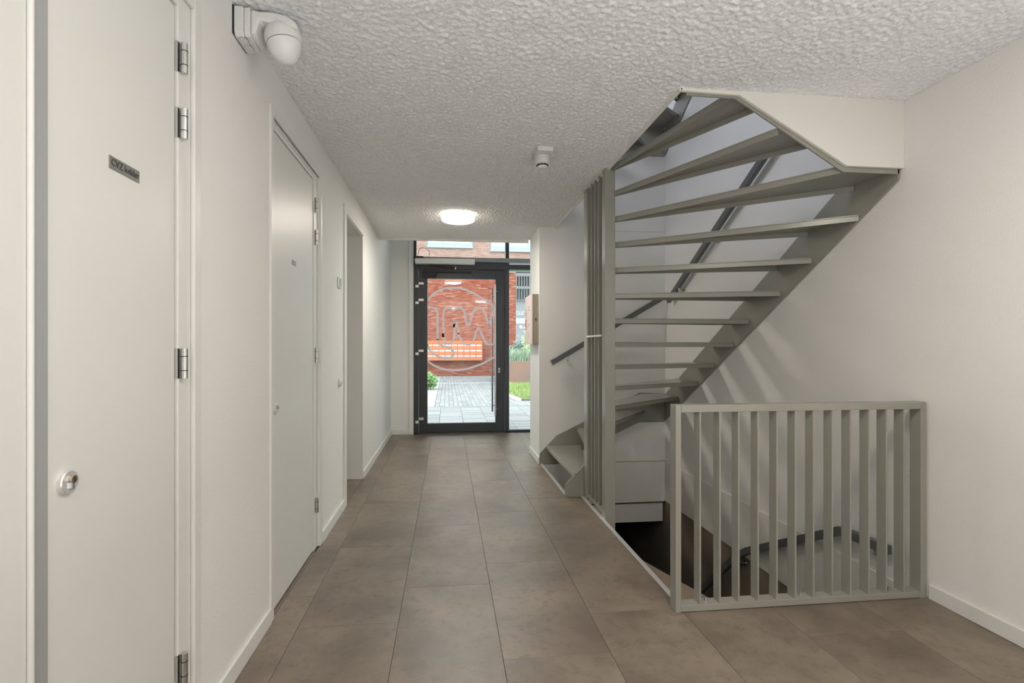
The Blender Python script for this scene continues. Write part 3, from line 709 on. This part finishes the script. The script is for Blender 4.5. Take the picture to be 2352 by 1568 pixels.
b = bmesh.new(); lathe(b, [(.052, 0), (.052, -.012), (.049, -.014)], (.65, 3.375, 2.600), 'z', 36); obj('ring', b, M['plastic'], t, smooth=True)
b = bmesh.new(); lathe(b, [(.049, 0), (.050, -.004), (.048, -.034), (.042, -.040), (.039, -.041)], (.65, 3.375, 2.586), 'z', 36); obj('sensor_body', b, M['plastic'], t, smooth=True)
b = bmesh.new(); lathe(b, [(.036, 0), (.037, -.008), (.030, -.016), (.012, -.018)], (.65, 3.375, 2.537), 'z', 30); obj('sensor_cap', b, M['plastic'], t, smooth=True)
b = bmesh.new()
for k in range(10):
    a = 2*math.pi*k/10; c = Vector((.65+.0375*math.cos(a), 3.375+.0375*math.sin(a), 2.5415))
    u = Vector((math.cos(a), math.sin(a), 0)); v = Vector((-math.sin(a), math.cos(a), 0))
    vs = [b.verts.new(c+u*i*.003+v*j*.008+Vector((0, 0, k_*.0045))) for i in (-1, 1) for j in (-1, 1) for k_ in (-1, 1)]
    for f in ((0,1,3,2),(4,6,7,5),(0,4,5,1),(2,3,7,6),(0,2,6,4),(1,5,7,3)): b.faces.new([vs[q] for q in f])
obj('vent_slots', b, M['black'], t)
# ---- motion detector on the left wall
t = thing('motion_detector', 'white rounded motion detector on a wall bracket under the ceiling, left', 'detector', (XL, 2.1, 2.5))
b = bmesh.new(); prism(b, [(2.025, 2.515), (2.035, 2.500), (2.150, 2.500), (2.155, 2.508), (2.155, 2.615), (2.025, 2.615)], XL+.004, XL+.040, 'x'); obj('wall_box', b, M['plastic'], t, bevel=.005, seg=3)
b = bmesh.new(); prism(b, [(2.028, 2.516), (2.036, 2.502), (2.150, 2.502), (2.152, 2.612), (2.028, 2.612)], XL+.041, XL+.062, 'x'); obj('box_lid', b, M['plastic'], t, bevel=.004, seg=3)
obj('gap_shade', (XL, 2.022, 2.505, XL+.004, 2.158, 2.617), M['black'], t)  # black strip stands in for the dark gap behind the box
for yy in (2.055, 2.105):
    b = bmesh.new(); lathe(b, [(.0155, 0), (.0155, -.0015), (.0135, -.002)], (XL+.030, yy, 2.5005), 'z', 24); obj('knockout', b, M['plastic'], t)
    b = bmesh.new(); lathe(b, [(.0165, 0), (.0165, -.0006), (.0155, -.0008)], (XL+.030, yy, 2.5005), 'z', 24); obj('knockout_groove', b, M['black'], t)
b = bmesh.new(); prism(b, [(-.767, 2.505), (-.767, 2.612), (-.735, 2.607), (-.68, 2.607), (-.63, 2.597), (-.600, 2.578), (-.590, 2.548), (-.66, 2.560), (-.733, 2.572), (-.750, 2.512)], 2.035, 2.150, 'y')
obj('arm', b, M['plastic'], t, bevel=.010, seg=3, smooth=True)
b = bmesh.new(); bmesh.ops.create_uvsphere(b, u_segments=36, v_segments=24, radius=.069)
bmesh.ops.scale(b, vec=(1.04, 1, .98), verts=b.verts); bmesh.ops.rotate(b, verts=b.verts, cent=(0, 0, 0), matrix=Matrix.Rotation(R(-20), 3, 'Y'))
bmesh.ops.translate(b, verts=b.verts, vec=(-.660, 2.092, 2.537)); obj('head', b, M['plastic'], t, smooth=True)
b = bmesh.new(); lathe(b, [(.066, 0), (.063, -.022), (.052, -.048), (.034, -.070), (.016, -.082), (.006, -.084)], (0, 0, 0), 'z', 36)
bmesh.ops.rotate(b, verts=b.verts, cent=(0, 0, 0), matrix=Matrix.Rotation(R(-10), 3, 'Y')); bmesh.ops.translate(b, verts=b.verts, vec=(-.658, 2.092, 2.517))
obj('lens', b, mat('milky_lens', (.80, .80, .78), .3), t, smooth=True)
b = bmesh.new(); lathe(b, [(.0665, 0), (.0672, -.0012), (.0660, -.0024)], (0, 0, 0), 'z', 40)
bmesh.ops.rotate(b, verts=b.verts, cent=(0, 0, 0), matrix=Matrix.Rotation(R(-10), 3, 'Y')); bmesh.ops.translate(b, verts=b.verts, vec=(-.657, 2.092, 2.514)); obj('seam', b, M['greyal'], t)
b = bmesh.new(); bmesh.ops.create_uvsphere(b, u_segments=10, v_segments=8, radius=.0035); bmesh.ops.translate(b, verts=b.verts, vec=(-.668, 2.038, 2.580)); obj('screw', b, M['black'], t)

# ================================================================ OUTSIDE
def bricks(name, x0, x1, z0, z1, y, bw, bh, mt, parent, j=.009, holes=(), proud=.012, skip=None):
    verts, faces, sh = [], [], []; row = 0; z = z0; bx_, bz_ = bw+j, bh+j
    while z+bh <= z1+.001:
        x = x0-(row % 2)*bx_/2
        while x < x1:
            a, c = max(x, x0), min(x+bw, x1)
            if c-a > .02 and not any(c > h[0] and a < h[1] and z+bh > h[2] and z < h[3] for h in holes):
                n = len(verts); yy = y-proud-random.uniform(0, .004)
                verts += [(a, y, z), (c, y, z), (c, y, z+bh), (a, y, z+bh), (a, yy, z), (c, yy, z), (c, yy, z+bh), (a, yy, z+bh)]
                faces += [(n+4, n+5, n+6, n+7), (n, n+1, n+5, n+4), (n+1, n+2, n+6, n+5), (n+2, n+3, n+7, n+6), (n+3, n, n+4, n+7)]
                sh += [random.random()]*5
            x += bx_
        z += bz_; row += 1
    o = Vector(wloc(parent)); verts = [tuple(Vector(v)-o) for v in verts]
    me = bpy.data.meshes.new(name); me.from_pydata(verts, [], faces); me.materials.append(mt)
    at = me.attributes.new('shade', 'FLOAT', 'FACE'); at.data.foreach_set('value', sh)
    ob = bpy.data.objects.new(name, me); COL.objects.link(ob); ob.parent = parent; ob['kind'] = 'stuff'; return ob
YW = 22.6
bl = thing('building', 'red brick building across the courtyard, seen through the entrance door', 'building', (0, YW, 0))
ZM = 4.75
obj('wall', (-6, YW, -.05, 3.12, YW+.4, ZM), M['mortar'], bl)
obj('wall', (-6, YW, ZM, 9.0, YW+.4, 9.5), M['mortar_sunlit'], bl)['label'] = 'upper brick wall, paler colour standing in for sunlight'
wins = [(-.87, 1.10, 5.86, 7.6), (1.98, 4.6, 5.74, 7.5), (5.6, 7.6, 5.86, 7.6)]
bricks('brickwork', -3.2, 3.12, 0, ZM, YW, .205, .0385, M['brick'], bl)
bricks('brickwork', -3.2, 8.0, ZM+.02, 8.0, YW, .205, .0385, M['brick_sunlit'], bl, holes=[(a-.02, b_+.02, c-.02, d+.02) for a, b_, c, d in wins])
for (x0, x1, z0, z1) in wins:
    w = obj('window', (x0-.02, YW-.02, z0-.04, x1+.02, YW+.02, z1), M['wframe'], bl)
    n = 3
    for k in range(n):
        a = x0+.05+(x1-x0-.1)*k/n; c = x0+.05+(x1-x0-.1)*(k+1)/n-.06
        obj('pane', (a, YW-.03, z0+.12, c, YW-.021, z1-.1), M['wglass'], w)
        b = bmesh.new()
        for q in range(7):
            xx = a+.04+q*(c-a-.08)/7; bxm(b, xx, YW-.036, z0+.14, xx+.045, YW-.031, z1-.12)
        obj('curtain', b, M['curtain'], w)
    obj('sill', (x0-.05, YW-.09, z0-.09, x1+.05, YW-.02, z0-.03), M['wframe'], w)
obj('gutter_band', (-6, YW-.05, ZM-.04, 3.12, YW, ZM+.02), M['concp'], bl)
# plinth pipe joint lines
obj('expansion_joint', (1.86, YW-.022, 0, 1.875, YW-.010, ZM-.05), M['gap'], bl)
# mailbox bank
mb = thing('mailbox_bank', 'orange bank of mailboxes in three rows on the brick wall outside', 'mailboxes', (.3, YW, 1.0), None)
mx0, mx1, mz0, mz1, my = -1.215, 1.545, .70, 1.42, YW-.36
obj('housing', (mx0-.01, my+.02, mz0-.01, mx1+.01, YW-.015, mz1+.01), M['orange'], mb)
b = bmesh.new(); prism(b, [(my-.01, mz1+.01), (YW-.015, mz1+.16), (YW-.015, mz1+.01)], mx0-.02, mx1+.02, 'x'); obj('sloping_roof', b, M['orange'], mb)
cw = (mx1-mx0)/10; chh = (mz1-mz0)/3
bmq = bmesh.new(); bxm(bmq, .006, 0, .006, cw-.006, .018, chh-.006); me_d = bpy.data.meshes.new('mailbox_door'); bmq.to_mesh(me_d); bmq.free(); me_d.materials.append(M['orange'])
bmq = bmesh.new(); bxm(bmq, .02, -.006, chh-.075, cw-.02, 0, chh-.015); me_l = bpy.data.meshes.new('name_label'); bmq.to_mesh(me_l); bmq.free(); me_l.materials.append(M['label'])
for r_ in range(3):
    for c_ in range(10):
        d = shared('mailbox_door', me_d, (mx0+c_*cw, my, mz0+r_*chh), mb)
        l = bpy.data.objects.new('name_label', me_l); COL.objects.link(l); l.parent = d
# courtyard ground and pavers
gr = thing('courtyard_paving', 'pale grey clinker paving of the courtyard outside the door', 'paving', (1, 14, -.03))
obj('ground', (-14, 7.62, -.10, 24, 40, -.035), M['paver_joint'], gr)
def pavers(name, x0, x1, y0, y1, lx, ly, j=.006, skip=()):
    verts, faces, sh = [], [], []; r_ = 0; x = x0
    while x < x1:
        y = y0-(r_ % 2)*ly/2
        while y < y1:
            a, c = max(y, y0), min(y+ly-j, y1)
            if c-a > .02:
                n = len(verts); zz = -.022+random.uniform(-.002, .002); xe = min(x+lx-j, x1)
                verts += [(x, a, -.036), (xe, a, -.036), (xe, c, -.036), (x, c, -.036), (x, a, zz), (xe, a, zz), (xe, c, zz), (x, c, zz)]
                faces += [(n+4, n+5, n+6, n+7), (n, n+1, n+5, n+4), (n+1, n+2, n+6, n+5), (n+2, n+3, n+7, n+6), (n+3, n, n+4, n+7)]; sh += [random.random()]*5
            y += ly
        x += lx; r_ += 1
    o = wloc(gr); verts = [tuple(Vector(v)-o) for v in verts]
    me = bpy.data.meshes.new(name); me.from_pydata(verts, [], faces); me.materials.append(M['paver'])
    at = me.attributes.new('shade', 'FLOAT', 'FACE'); at.data.foreach_set('value', sh)
    ob = bpy.data.objects.new(name, me); COL.objects.link(ob); ob.parent = gr; ob['kind'] = 'stuff'
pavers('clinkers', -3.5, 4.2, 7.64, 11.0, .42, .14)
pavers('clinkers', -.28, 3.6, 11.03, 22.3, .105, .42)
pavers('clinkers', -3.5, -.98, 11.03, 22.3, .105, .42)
bq = []
yk = 11.03
while yk < 22.0:
    obj('paving_slab', (-.97, yk, -.036, -.29, yk+.93, -.020), M['concp'], gr, bevel=.004); yk += .94
obj('wall_strip', (-6, 22.3, -.036, 3.1, 22.58, -.018), M['concp'], gr)
# lawn bed with kerb
lw = thing('lawn_bed', 'triangular bright green lawn with a steel edge, right of the path outside', 'lawn', (4, 14, 0))
lp = [(1.75, 12.15), (9.0, 11.2), (9.0, 17.2), (1.75, 17.2)]
# the near-left corner is cut
lp = [(1.80, 12.05), (7.0, 11.6), (7.0, 17.2), (2.10, 17.2), (1.62, 13.6)]
b = bmesh.new(); prism(b, lp, -.03, .015, 'z'); obj('soil', b, M['soil'], lw)
b = bmesh.new(); prism(b, [(1.72, 11.95), (1.80, 12.05), (1.62, 13.6), (2.10, 17.2), (2.02, 17.2), (1.53, 13.6)], -.03, .03, 'z'); obj('kerb', b, M['white'], lw)
def blades(name, n, region, hmin, hmax, w, mt, parent, z0, lean=.35, segs=3):
    verts, faces = [], []
    for _ in range(n):
        x, y = region(); h = random.uniform(hmin, hmax); a = random.uniform(0, 2*math.pi); la = random.uniform(0, 2*math.pi); le = random.uniform(.1, lean)*h
        dx, dy = math.cos(a)*w, math.sin(a)*w; n0 = len(verts)
        for s_ in range(segs+1):
            t_ = s_/segs; cxx = x+math.cos(la)*le*t_*t_; cyy = y+math.sin(la)*le*t_*t_; zz = z0+h*(t_-.15*t_*t_); ww = (1-t_*.9)
            verts += [(cxx-dx*ww, cyy-dy*ww, zz), (cxx+dx*ww, cyy+dy*ww, zz)]
            if s_: k = n0+2*s_; faces.append((k-2, k-1, k+1, k))
    o = wloc(parent); verts = [tuple(Vector(v)-o) for v in verts]
    me = bpy.data.meshes.new(name); me.from_pydata(verts, [], faces); me.materials.append(mt)
    ob = bpy.data.objects.new(name, me); COL.objects.link(ob); ob.parent = parent; ob['kind'] = 'stuff'
def reg_l():
    while True:
        x, y = random.uniform(1.65, 5.2), random.uniform(11.8, 17.1)
        left = 1.80+(1.62-1.80)*(y-12.05)/1.55 if y < 13.6 else 1.62+(.48)*(y-13.6)/3.6
        if x > left+.02 and y > 12.05-.0866*(x-1.8): return x, y
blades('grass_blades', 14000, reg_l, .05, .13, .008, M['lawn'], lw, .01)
blades('tall_blades', 40, lambda: (random.uniform(3.0, 3.2), random.uniform(16.0, 16.3)), .3, .5, .012, M['lawn'], lw, .01, .9, 6)
# corten planter with tall grasses and a young tree
pn = thing('planter', 'long rusty brown steel planter behind the lawn outside', 'planter', (5, 18, 0))
obj('front_panel', (2.0, 17.25, -.03, 9.5, 17.29, .80), M['corten'], pn, bevel=.004)
obj('side_panel', (2.0, 17.29, -.03, 2.04, 20.5, .80), M['corten'], pn)
obj('back_panel', (2.04, 20.46, -.03, 9.5, 20.5, .80), M['corten'], pn)
obj('soil', (2.04, 17.29, .3, 9.5, 20.46, .76), M['soil'], pn)
gsx = thing('ornamental_grass', 'pale feathery ornamental grass growing in the rusty planter', 'grass', (3.5, 18, .76))
gsx['kind'] = 'stuff'
blades('grass_blades', 5200, lambda: (random.uniform(2.1, 6.0), random.uniform(17.4, 18.6)), .25, .62, .010, M['grassp'], gsx, .75, .7, 4)
def shrub(name, label, c, rx, ry, rz, n, ls, mt, stems=6, cat='shrub'):
    t = thing(name, label, cat, (c[0], c[1], c[2]-rz))
    b = bmesh.new()
    for k in range(stems):
        a = random.uniform(0, 6.28); q = random.uniform(.3, .8)
        tube(b, [(c[0], c[1], c[2]-rz), (c[0]+rx*.3*q*math.cos(a), c[1]+ry*.3*q*math.sin(a), c[2]), (c[0]+rx*q*math.cos(a), c[1]+ry*q*math.sin(a), c[2]+rz*.7)], .008, 5)
    obj('stems', b, M['soil'], t)
    verts, faces = [], []
    for _ in range(n):
        while True:
            v = Vector((random.uniform(-1, 1), random.uniform(-1, 1), random.uniform(-1, 1)))
            if .3 < v.length < 1*(.8+.35*noise.noise(v*2.5+Vector(c))): break
        p = Vector((c[0]+v.x*rx, c[1]+v.y*ry, c[2]+v.z*rz)); d = Vector((random.gauss(0, 1), random.gauss(0, 1), random.gauss(0, .7))).normalized()
        s_ = d.orthogonal().normalized(); L_ = ls*random.uniform(.7, 1.3); k = len(verts); up_ = d.cross(s_)
        verts += [tuple(p), tuple(p+d*L_*.5+s_*L_*.28+up_*.1*L_), tuple(p+d*L_), tuple(p+d*L_*.5-s_*L_*.28+up_*.1*L_)]
        faces += [(k, k+1, k+2), (k, k+2, k+3)]
    o = wloc(t); verts = [tuple(Vector(v)-o) for v in verts]
    me = bpy.data.meshes.new('foliage'); me.from_pydata(verts, [], faces); me.materials.append(mt)
    ob = bpy.data.objects.new('foliage', me); COL.objects.link(ob); ob.parent = t; ob['kind'] = 'stuff'
shrub('leafy_shrub', 'green leafy shrub beside the paving, low left in the door glass', (-.62, 15.6, .25), .36, .36, .28, 900, .09, M['leaf'])
shrub('young_tree', 'light green young tree standing above the ornamental grass', (3.35, 19.4, 1.55), .50, .45, .80, 1500, .10, mat('light_green_leaf', (.22, .34, .13), .5, var=(6, .8, (.32, .40, .22))), 8, 'tree')
shrub('leafy_shrub', 'dark grey-green shrub behind the grass in the planter', (2.95, 20.0, 1.15), .7, .3, .42, 1200, .08, mat('dark_shrub_leaf', (.06, .10, .08), .6, var=(6, .8, (.12, .17, .15))))
# far glazed building
fb = thing('office_building', 'dark glazed building further back, with white mirrored lettering', 'building', (6, 30, 0))
obj('glass_front', (3.4, 30, -.05, 14, 30.4, 7.4), M['bglass'], fb)
obj('white_band', (3.4, 29.93, 2.72, 14, 30, 3.05), M['white'], fb)
obj('grey_band', (3.4, 29.95, 4.85, 14, 30, 5.0), M['greyal'], fb); obj('grey_band', (3.4, 29.95, 4.1, 14, 30, 4.2), M['concp'], fb)
b = bmesh.new()
xx = 3.5
while xx < 9: bxm(b, xx, 29.90, 4.2, xx+.05, 29.94, 5.6); xx += .16
obj('balcony_bars', b, M['concp'], fb)
obj('grey_band', (3.4, 29.90, 5.6, 14, 29.96, 5.7), M['concp'], fb)
obj('upper_panel', (3.4, 29.94, 5.7, 14, 30, 7.4), M['wglass'], fb)
text('lettering', 'straat', .46, (4.62, 29.98, 3.40), (R(90), 0, 0), M['white'], fb, mirror=True, bold=.008, sx=.92)
text('lettering', 'hsnon', .30, (4.50, 29.98, 1.98), (R(90), 0, 0), M['label'], fb, mirror=True, sx=.95)
b = bmesh.new(); cyl(b, (4.42, 29.98, 2.52), (4.42, 29.90, 2.52), .11, 20); obj('round_sign', b, M['magenta'], fb)
